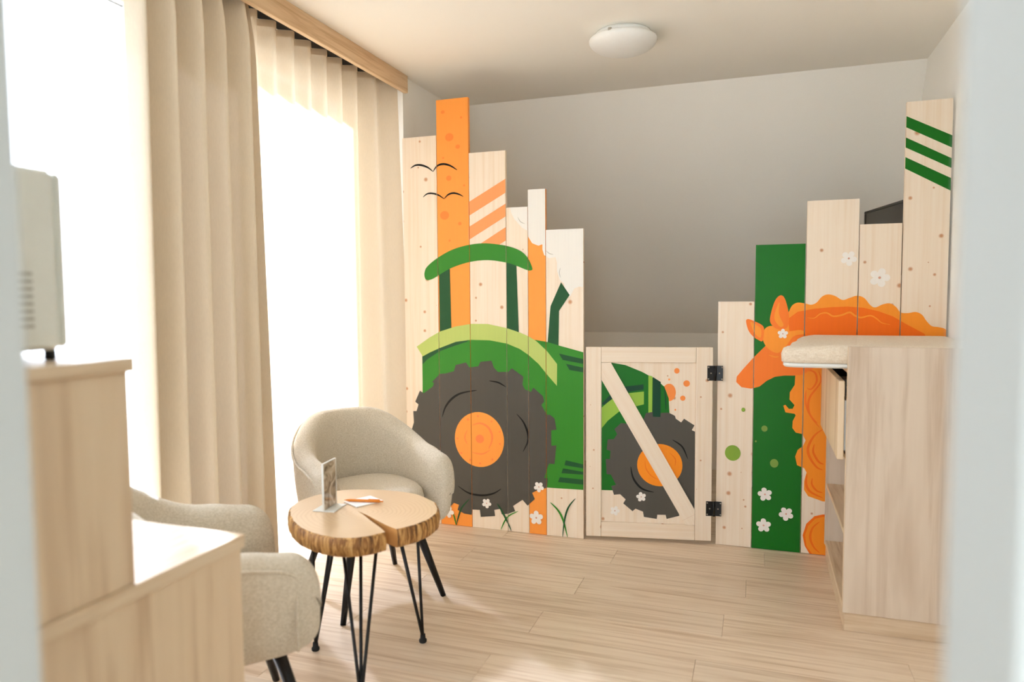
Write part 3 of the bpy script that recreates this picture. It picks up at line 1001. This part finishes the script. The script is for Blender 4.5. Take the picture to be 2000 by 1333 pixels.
# ------------------------------------------------------------------ ceiling lamp
lp = thing('ceiling_lamp', 'round white glass dome lamp on the ceiling', 'ceiling lamp', (-0.605, 3.33, H))
lathe('mounting_plate', [(0.10, -0.028), (0.125, -0.026), (0.13, -0.012), (0.125, -0.0005)], M['white'], lp)
prof = [(0.142, -0.024), (0.153, -0.027), (0.156, -0.033)] + [(0.156 * math.cos(a), -0.033 - 0.062 * math.sin(a)) for a in [PI / 2 * k / 12 for k in range(1, 12)]] + [(0.006, -0.0952)]
lathe('glass_shade', prof, M['white'], lp)
for a in (2.4, 4.5, 0.3):
    box('clip', (0.150 * math.cos(a) - 0.008, 0.150 * math.sin(a) - 0.006, -0.034), (0.150 * math.cos(a) + 0.008, 0.150 * math.sin(a) + 0.006, -0.020), M['screw'], lp, 0.002)

# ------------------------------------------------------------------ television on the right wall behind the partition
tva = math.atan2(4.28 - 3.685, 0.545 - 0.672)
tv = thing('television', 'dark flat television on the wall, glimpsed above the low pine plank', 'television', (0.672, 3.685, 1.34), tva)
tl = math.hypot(4.28 - 3.685, 0.545 - 0.672)
box('housing', (0, -0.030, 0), (tl, -0.001, 0.355), M['tv'], tv, 0.003)
box('bezel', (0.0, 0.0, 0.0), (tl, 0.006, 0.012), M['tv'], tv, 0.001)
box('bezel', (0.0, 0.0, 0.343), (tl, 0.006, 0.355), M['tv'], tv, 0.001)
box('bezel', (0.0, 0.0, 0.0125), (0.012, 0.006, 0.3425), M['tv'], tv, 0.001)
box('bezel', (tl - 0.012, 0.0, 0.0125), (tl, 0.006, 0.3425), M['tv'], tv, 0.001)
box('screen', (0.0125, 0.0, 0.0125), (tl - 0.0125, 0.003, 0.3425), M['tv_screen'], tv)
wb = box('wall_bracket', (tl * 0.42, -0.09, 0.13), (tl * 0.58, -0.0305, 0.23), M['black'], tv, 0.002)

# ------------------------------------------------------------------ armchairs


def smooth01(t):
    t = max(0.0, min(1.0, t))
    return t * t * (3 - 2 * t)


CH_R, CH_F, CH_B = 0.268, 0.152, 0.298
BACK_T, ARM_T = 0.756, 0.610


def shell_path(s):
    """Centre line of the tub shell: s in -1..1, from one arm tip round the back to the other."""
    straight = CH_F + 0.02
    arc = PI * CH_R
    tot = arc + 2 * straight
    dist = (s + 1) / 2 * tot
    if dist < straight:
        return Vector((CH_F - dist, -CH_R)), Vector((0, -1))
    dist -= straight
    if dist < arc:
        a = -PI / 2 - dist / CH_R
        return Vector((-0.02 + CH_R * math.cos(a), CH_R * math.sin(a))), Vector((math.cos(a), math.sin(a)))
    dist -= arc
    return Vector((-0.02 + dist, CH_R)), Vector((0, 1))


def shell_top(s):
    a = abs(s)
    return BACK_T - (BACK_T - ARM_T) * smooth01((a - 0.18) / 0.62) - 0.02 * smooth01((a - 0.8) / 0.2)


def shell_section(T, b):
    return [(-0.055, b), (-0.015, b + 0.012), (0.008, b + 0.06), (0.024, b + 0.16), (0.032, T - 0.09), (0.032, T - 0.035), (0.018, T - 0.008), (-0.012, T),
            (-0.042, T - 0.006), (-0.060, T - 0.032), (-0.066, T - 0.08), (-0.066, max(0.43, T - 0.2)), (-0.066, 0.39), (-0.066, b + 0.03)]


def build_chair_meshes():
    stations = [(-1 + 2 * i / 44) for i in range(45)]
    secs = []

    def tip(sgn):
        out = []
        base, nrm_ = shell_path(sgn)
        for t in (0.30, 0.6, 0.82, 0.95, 1.0):
            k = math.sqrt(max(0.0, 1 - t * t))
            T = shell_top(1) - 0.115 * (1 - k)
            b = CH_B + 0.06 * (1 - k)
            sec = shell_section(T, b)
            sh = 0.35 + 0.65 * k
            out.append((Vector((base.x + 0.082 * t, base.y)), nrm_, [(-0.017 + (o_ + 0.017) * sh, z_) for o_, z_ in sec]))
        return out
    for q in reversed(tip(-1)):
        secs.append(q)
    for s in stations:
        p_, n_ = shell_path(s)
        secs.append((p_, n_, shell_section(shell_top(s), CH_B)))
    for q in tip(1):
        secs.append(q)
    V, F = [], []
    m_ = len(secs[0][2])
    for p_, n_, sec in secs:
        for o_, z_ in sec:
            V.append((p_.x + n_.x * o_, p_.y + n_.y * o_, z_))
    for i in range(len(secs) - 1):
        for k in range(m_):
            k2 = (k + 1) % m_
            F.append((i * m_ + k, i * m_ + k2, (i + 1) * m_ + k2, (i + 1) * m_ + k))
    F.append(tuple(range(m_)))
    F.append(tuple((len(secs) - 1) * m_ + k for k in range(m_))[::-1])
    bm = bmesh.new()
    for v in V:
        bm.verts.new(v)
    bm.verts.ensure_lookup_table()
    for f in F:
        bm.faces.new([bm.verts[i] for i in f])
    bmesh.ops.recalc_face_normals(bm, faces=list(bm.faces))
    me = bpy.data.meshes.new('shell')
    bm.to_mesh(me)
    bm.free()
    for f in me.polygons:
        f.use_smooth = True
    me.materials.append(M['chair'])
    # piping along the outer rim, running down at both arm tips
    pp = []
    p_, n_ = shell_path(-1)
    for z_ in (0.335, 0.40, 0.48, 0.53):
        pp.append((p_.x + 0.012, p_.y + n_.y * (0.020 + 0.03 * (z_ - 0.31)), z_))
    for i, s in enumerate(stations):
        if abs(s) > 0.97:
            continue
        p_, n_ = shell_path(s)
        o_ = 0.0335
        pp.append((p_.x + n_.x * o_, p_.y + n_.y * o_, shell_top(s) - 0.034))
    p_, n_ = shell_path(1)
    for z_ in (0.53, 0.48, 0.40, 0.335):
        pp.append((p_.x + 0.012, p_.y + n_.y * (0.020 + 0.03 * (z_ - 0.31)), z_))
    pv, pf = tube_data(catmull(pp, 3), 0.0048, 8)
    pm = bpy.data.meshes.new('piping')
    pm.from_pydata([tuple(v) for v in pv], [], pf)
    for f in pm.polygons:
        f.use_smooth = True
    pm.materials.append(M['chair'])
    # seat cushion: a rounded D

    def ring(scale, z_, n=48):
        out = []
        for k in range(n):
            a = 2 * PI * k / n
            ex = 2.6
            cx_ = abs(math.cos(a)) ** (2 / ex) * (1 if math.cos(a) >= 0 else -1)
            sy = abs(math.sin(a)) ** (2 / ex) * (1 if math.sin(a) >= 0 else -1)
            out.append((0.016 + 0.222 * scale * cx_, 0.2005 * scale * sy, z_))
        return out
    prof_ = [(0.86, 0.288), (0.95, 0.298), (0.99, 0.33), (1.0, 0.38), (0.995, 0.42), (0.965, 0.447), (0.90, 0.461), (0.75, 0.470), (0.5, 0.475), (0.2, 0.476)]
    V, F = [], []
    for s_, z_ in prof_:
        V += ring(s_, z_)
    n = 48
    for i in range(len(prof_) - 1):
        F += [(i * n + k, i * n + (k + 1) % n, (i + 1) * n + (k + 1) % n, (i + 1) * n + k) for k in range(n)]
    F += [tuple(range(n))[::-1], tuple((len(prof_) - 1) * n + k for k in range(n))]
    sm_ = bpy.data.meshes.new('seat')
    sm_.from_pydata(V, [], F)
    for f in sm_.polygons:
        f.use_smooth = True
    sm_.materials.append(M['chair'])
    legs = []
    for sx, sy in ((1, 1), (1, -1), (-1, 1), (-1, -1)):
        v, f = tube_data([(sx * 0.142, sy * 0.142, 0.292), (sx * 0.222, sy * 0.222, 0.0)], [0.019, 0.011], 16)
        lm = bpy.data.meshes.new('leg')
        lm.from_pydata([tuple(q) for q in v], [], f)
        for q in lm.polygons:
            q.use_smooth = len(q.vertices) == 4
        lm.materials.append(M['black'])
        legs.append(lm)
    return me, pm, sm_, legs


chair_meshes = build_chair_meshes()


def armchair(label, loc, facing):
    o = thing('armchair', label, 'armchair', loc, facing, 'tub armchairs at the slab table')
    sh = link('shell', chair_meshes[0], None, o)
    sb = sh.modifiers.new('subsurf', 'SUBSURF')
    sb.levels = sb.render_levels = 1
    link('piping', chair_meshes[1], None, sh)
    link('seat', chair_meshes[2], None, o)
    for lm in chair_meshes[3]:
        link('leg', lm, None, o)
    return o


armchair('oatmeal tub armchair in front of the glowing sheer curtain', (-1.535, 2.575, 0), -0.605)
armchair('oatmeal tub armchair half hidden behind the oak sideboard', (-1.440, 1.550, 0), 0.891)

# ------------------------------------------------------------------ slab table on hairpin legs
TX, TY, TZ, TT = -1.205, 1.965, 0.555, 0.057
m, nt, p = new_mat('log_slab_top')
v = local_coords(nt, False)
dist = nd(nt, 'ShaderNodeVectorMath', operation='LENGTH')
nz_ = nd(nt, 'ShaderNodeTexNoise', Scale=5.0, Detail=3.0)
nt.links.new(v, nz_.inputs['Vector'])
sepc = nd(nt, 'ShaderNodeSeparateXYZ')
nt.links.new(v, sepc.inputs[0])
comb = nd(nt, 'ShaderNodeCombineXYZ')
nt.links.new(sepc.outputs[0], comb.inputs[0])
nt.links.new(sepc.outputs[1], comb.inputs[1])
nt.links.new(comb.outputs[0], dist.inputs[0])
ad = nd(nt, 'ShaderNodeMath', operation='MULTIPLY_ADD')
ad.inputs[1].default_value = 0.06
nt.links.new(nz_.outputs['Fac'], ad.inputs[0])
nt.links.new(dist.outputs['Value'], ad.inputs[2])
ml = nd(nt, 'ShaderNodeMath', operation='MULTIPLY')
ml.inputs[1].default_value = 420.0
nt.links.new(ad.outputs[0], ml.inputs[0])
sn = nd(nt, 'ShaderNodeMath', operation='SINE')
nt.links.new(ml.outputs[0], sn.inputs[0])
c_ = ramp(nt, sn.outputs[0], [(0.0, lin((206, 174, 134))), (0.5, lin((202, 168, 126))), (1.0, lin((190, 154, 110)))])
c_ = mixc(nt, nz_.outputs['Fac'], c_, lin((214, 186, 150)))
nt.links.new(c_, p.inputs['Base Color'])
p.inputs['Roughness'].default_value = 0.32
M['slab_top'] = m
m, nt, p = new_mat('log_slab_edge')
v = local_coords(nt, False)
mp = nd(nt, 'ShaderNodeMapping')
mp.inputs['Scale'].default_value = (48, 48, 5)
nt.links.new(v, mp.inputs['Vector'])
n1 = nd(nt, 'ShaderNodeTexNoise', Scale=1.0, Detail=5.0, Roughness=0.7, Distortion=0.8)
nt.links.new(mp.outputs[0], n1.inputs['Vector'])
c_ = ramp(nt, n1.outputs['Fac'], [(0.36, lin((58, 34, 14))), (0.47, lin((140, 92, 40))), (0.56, lin((196, 148, 84))), (0.72, lin((224, 188, 130)))])
nt.links.new(c_, p.inputs['Base Color'])
p.inputs['Roughness'].default_value = 0.6
bump(nt, p, n1.outputs['Fac'], 0.6, 0.006)
M['slab_edge'] = m
M['split'] = plain('split_wood', (196, 142, 78), 0.6)

tbl = thing('side_table', 'round log slab table with a split, on black hairpin legs', 'table', (TX, TY, 0))
rim = [(-1.091, 1.995), (-1.053, 2.056), (-1.038, 2.129), (-1.044, 2.211), (-1.083, 2.281), (-1.129, 2.334), (-1.222, 2.390), (-1.316, 2.405), (-1.417, 2.395),
       (-1.517, 2.356), (-1.573, 2.277), (-1.596, 2.184), (-1.576, 2.096), (-1.533, 2.028), (-1.455, 1.948), (-1.384, 1.900), (-1.312, 1.872), (-1.232, 1.862),
       (-1.173, 1.882), (-1.133, 1.920), (-1.112, 1.958)]
rim = [(q.x, q.y) for q in catmull([(a, b, 0) for a, b in rim], 4)]
rim = [(a * 0.9267, b * 0.9267) for a, b in rim]
rr_ = random.Random(11)
rim = [(a + rr_.uniform(-0.0015, 0.0015), b + rr_.uniform(-0.0015, 0.0015)) for a, b in rim]
crack_a = [(-1.150, 1.993), (-1.215, 2.045), (-1.270, 2.092), (-1.320, 2.130)]      # from the left lip inwards
crack_b = [(-1.262, 2.098), (-1.205, 2.060), (-1.145, 2.022)]
crack_a = [(a * 0.9267, b * 0.9267) for a, b in crack_a]
crack_b = [(a * 0.9267, b * 0.9267) for a, b in crack_b]
loop = rim + crack_a + crack_b
n = len(loop)
nr = len(rim)
levels = [(0.0, -0.006), (-0.004, 0.0), (-TT * 0.5, 0.004), (-TT + 0.005, 0.0), (-TT, -0.006)]
V = []
for dz, grow in levels:
    for i, (a, b) in enumerate(loop):
        lx, ly = a - TX, b - TY
        L_ = math.hypot(lx, ly)
        g = grow if i < nr else 0.0
        V.append((lx * (1 + g / L_), ly * (1 + g / L_), dz))
F, FM = [], []
for li in range(len(levels) - 1):
    for i in range(n):
        j = (i + 1) % n
        F.append((li * n + j, li * n + i, (li + 1) * n + i, (li + 1) * n + j))
        FM.append(1 if i < nr - 1 else 2)
tt = tessellate_polygon([[Vector((V[i][0], V[i][1], 0)) for i in range(n)]])
for t in tt:
    a, b, c = [V[i] for i in t]
    cr = (b[0] - a[0]) * (c[1] - a[1]) - (b[1] - a[1]) * (c[0] - a[0])
    up = t if cr > 0 else (t[0], t[2], t[1])
    F.append(tuple(up))
    FM.append(0)
    F.append(tuple(i + (len(levels) - 1) * n for i in reversed(up)))
    FM.append(0)
top = pydata('tabletop', V, F, [M['slab_top'], M['slab_edge'], M['split']], tbl, (0, 0, TZ))
for f, mi in zip(top.data.polygons, FM):
    f.material_index = mi
    f.use_smooth = mi == 1
for fx, fy in ((-1.130, 2.244), (-1.466, 2.070), (-1.130, 1.820)):
    out = Vector((fx - TX, fy - TY, 0)).normalized()
    sd = Vector((-out.y, out.x, 0))
    foot = Vector((fx - TX, fy - TY, 0.016))
    zt = TZ - TT - 0.0005
    hub = foot - out * 0.085
    tops = [hub + sd * 0.055, hub - sd * 0.055, hub - out * 0.045]
    dat = []
    for tp in tops:
        t_ = Vector((tp.x, tp.y, zt))
        dat.append(tube_data([t_, t_ * 0.1 + Vector((foot.x, foot.y, 0.016)) * 0.9, Vector((foot.x, foot.y, 0.016)) + (t_ - foot) * 0.01, foot + Vector((0, 0, -0.004))], 0.0055, 10))
    # mounting plate under the slab
    pc = hub - out * 0.010
    pvs = [pc + sd * a + out * b + Vector((0, 0, zt - pc.z + c)) for c in (-0.004, 0.0) for a, b in ((-0.07, 0.02), (0.07, 0.02), (0.03, -0.055), (-0.03, -0.055))]
    dat.append((pvs, [(0, 1, 2, 3), (7, 6, 5, 4), (0, 4, 5, 1), (1, 5, 6, 2), (2, 6, 7, 3), (3, 7, 4, 0)]))
    vv, ff = merge(*dat)
    lg = pydata('hairpin_leg', vv, ff, M['black'], tbl, (0, 0, 0), False)
    for f in lg.data.polygons:
        f.use_smooth = len(f.vertices) == 4 and f.area < 0.002
    lathe('foot_cap', [(0.012, 0.0), (0.014, 0.003), (0.014, 0.010), (0.010, 0.014), (0.009, 0.030)], M['rubber'], lg, (foot.x, foot.y, 0.0), 16)

# ------------------------------------------------------------------ on the table
a0 = Vector((-1.323, 1.928))
a1 = Vector((-1.334, 2.019))
sa = math.atan2(a1.y - a0.y, a1.x - a0.x)
st = thing('menu_stand', 'small glossy display stand upright on the slab table', 'display stand', (a0.x, a0.y, TZ), sa)
sl = (a1 - a0).length
m, nt, p = new_mat('painted_reflection')
nz_ = nd(nt, 'ShaderNodeTexNoise', Scale=18.0, Detail=2.0, Distortion=1.5)
nt.links.new(local_coords(nt, False), nz_.inputs['Vector'])
nt.links.new(ramp(nt, nz_.outputs['Fac'], [(0.35, lin((120, 104, 84))), (0.5, lin((178, 162, 140))), (0.65, lin((215, 204, 188)))]), p.inputs['Base Color'])  # beige and grey noise paints the room's reflection into the glossy panel
p.inputs['Roughness'].default_value = 0.12
M['stand_reflection'] = m
box('panel', (0.003, -0.0025, 0.004), (sl - 0.003, 0.0025, 0.156), M['stand_reflection'], st, 0.0004)
box('edge_strip', (0, -0.0032, 0.0005), (0.0028, 0.0032, 0.158), M['white_soft'], st)
box('edge_strip', (sl - 0.0028, -0.0032, 0.0005), (sl, 0.0032, 0.158), M['white_soft'], st)
box('edge_strip', (0.003, -0.0032, 0.1562), (sl - 0.003, 0.0032, 0.158), M['white_soft'], st)
box('base', (0, -0.038, 0.0003), (sl, 0.038, 0.0030), M['white_soft'], st, 0.0006)


pap = thing('notepad', 'small white note pad lying on the slab table', 'notepad', (-1.2575, 2.068, TZ), math.radians(-28))
box('cover_sheet', (-0.042, -0.052, 0.0032), (0.042, 0.052, 0.0036), M['paper'], pap)
box('pad', (-0.042, -0.052, 0.0003), (0.042, 0.052, 0.0031), M['paper'], pap)
pn = thing('pen', 'orange ballpoint pen lying across the white note pad', 'pen', (-1.246, 2.059, TZ + 0.0036 + 0.0045), math.radians(10))
tube('barrel', [(-0.060, 0, 0), (-0.055, 0, 0), (0.052, 0, 0)], [0.0038, 0.0045, 0.0045], M['pen'], pn, 14)
tube('tip', [(-0.074, 0, 0), (-0.0602, 0, 0)], [0.0009, 0.0036], M['pen'], pn, 12)
tube('push_button', [(0.0522, 0, 0), (0.063, 0, 0)], 0.0026, M['pen'], pn, 12)
box('clip', (0.012, -0.0016, 0.0048), (0.052, 0.0016, 0.0066), M['pen'], pn, 0.0004)

# ------------------------------------------------------------------ sideboard, upper cabinet and microwave at the left
lc = thing('sideboard', 'low pale oak sideboard with an overhanging top in the left foreground', 'sideboard', (-1.31, 0.84, 0))


def rel(o, nm, x0, x1, y0, y1, z0, z1, mat, bev=0.0012, parent=None):
    l = o.location
    return box(nm, (x0 - l.x, y0 - l.y, z0 - l.z), (x1 - l.x, y1 - l.y, z1 - l.z), mat, parent or o, bev)


rel(lc, 'plinth', -1.58, -1.06, 0.49, 1.18, 0.0, 0.0695, M['oak_y'])
rel(lc, 'side_panel', -1.60, -1.05, 0.475, 0.493, 0.07, 0.7215, M['oak'])
rel(lc, 'side_panel', -1.60, -1.05, 1.180, 1.198, 0.07, 0.7215, M['oak'])
rel(lc, 'back_panel', -1.60, -1.585, 0.4935, 1.1795, 0.07, 0.7215, M['oak'])
rel(lc, 'bottom_board', -1.5845, -1.05, 0.4935, 1.1795, 0.07, 0.088, M['oak_y'])
rel(lc, 'front_panel', -1.0495, -1.030, 0.475, 1.199, 0.07, 0.7215, M['oak'])
rel(lc, 'top_board', -1.612, -1.023, 0.472, 1.205, 0.722, 0.750, M['oak_y'])

uc = thing('wall_unit', 'tall pale oak box unit standing on the sideboard under the microwave', 'cabinet', (-1.31, 0.70, 0.7505))
rel(uc, 'side_panel', -1.60, -1.05, 0.475, 0.493, 0.7505, 1.1245, M['oak'])
rel(uc, 'side_panel', -1.60, -1.05, 0.913, 0.931, 0.7505, 1.1245, M['oak'])
rel(uc, 'back_panel', -1.60, -1.585, 0.4935, 0.9125, 0.7505, 1.1245, M['oak'])
rel(uc, 'front_panel', -1.0495, -1.030, 0.475, 0.932, 0.7505, 1.1245, M['oak'])
rel(uc, 'top_board', -1.612, -1.022, 0.472, 0.940, 1.125, 1.149, M['oak_y'])

mw = thing('microwave', 'grey white microwave oven with side vents on the oak unit', 'microwave', (-1.32, 0.72, 1.1495))
rel(mw, 'housing', -1.54, -1.10, 0.545, 0.870, 1.1665, 1.463, M['micro'], 0.008)
rel(mw, 'door', -1.42, -1.105, 0.8705, 0.888, 1.170, 1.460, M['micro'], 0.006)
rel(mw, 'control_panel', -1.538, -1.423, 0.8705, 0.884, 1.170, 1.460, M['dark_glass'], 0.003)
for fx, fy in ((-1.115, 0.858), (-1.525, 0.858), (-1.115, 0.56), (-1.525, 0.56)):
    lathe('foot', [(0.007, 0.0), (0.009, 0.002), (0.009, 0.0168)], M['rubber'], mw, (fx + 1.32, fy - 0.72, 0.0), 14)
for k in range(8):
    z = 1.205 + k * 0.012
    rel(mw, 'vent_slot', -1.0998, -1.0990, 0.800, 0.822, z, z + 0.005, M['vent'], 0)
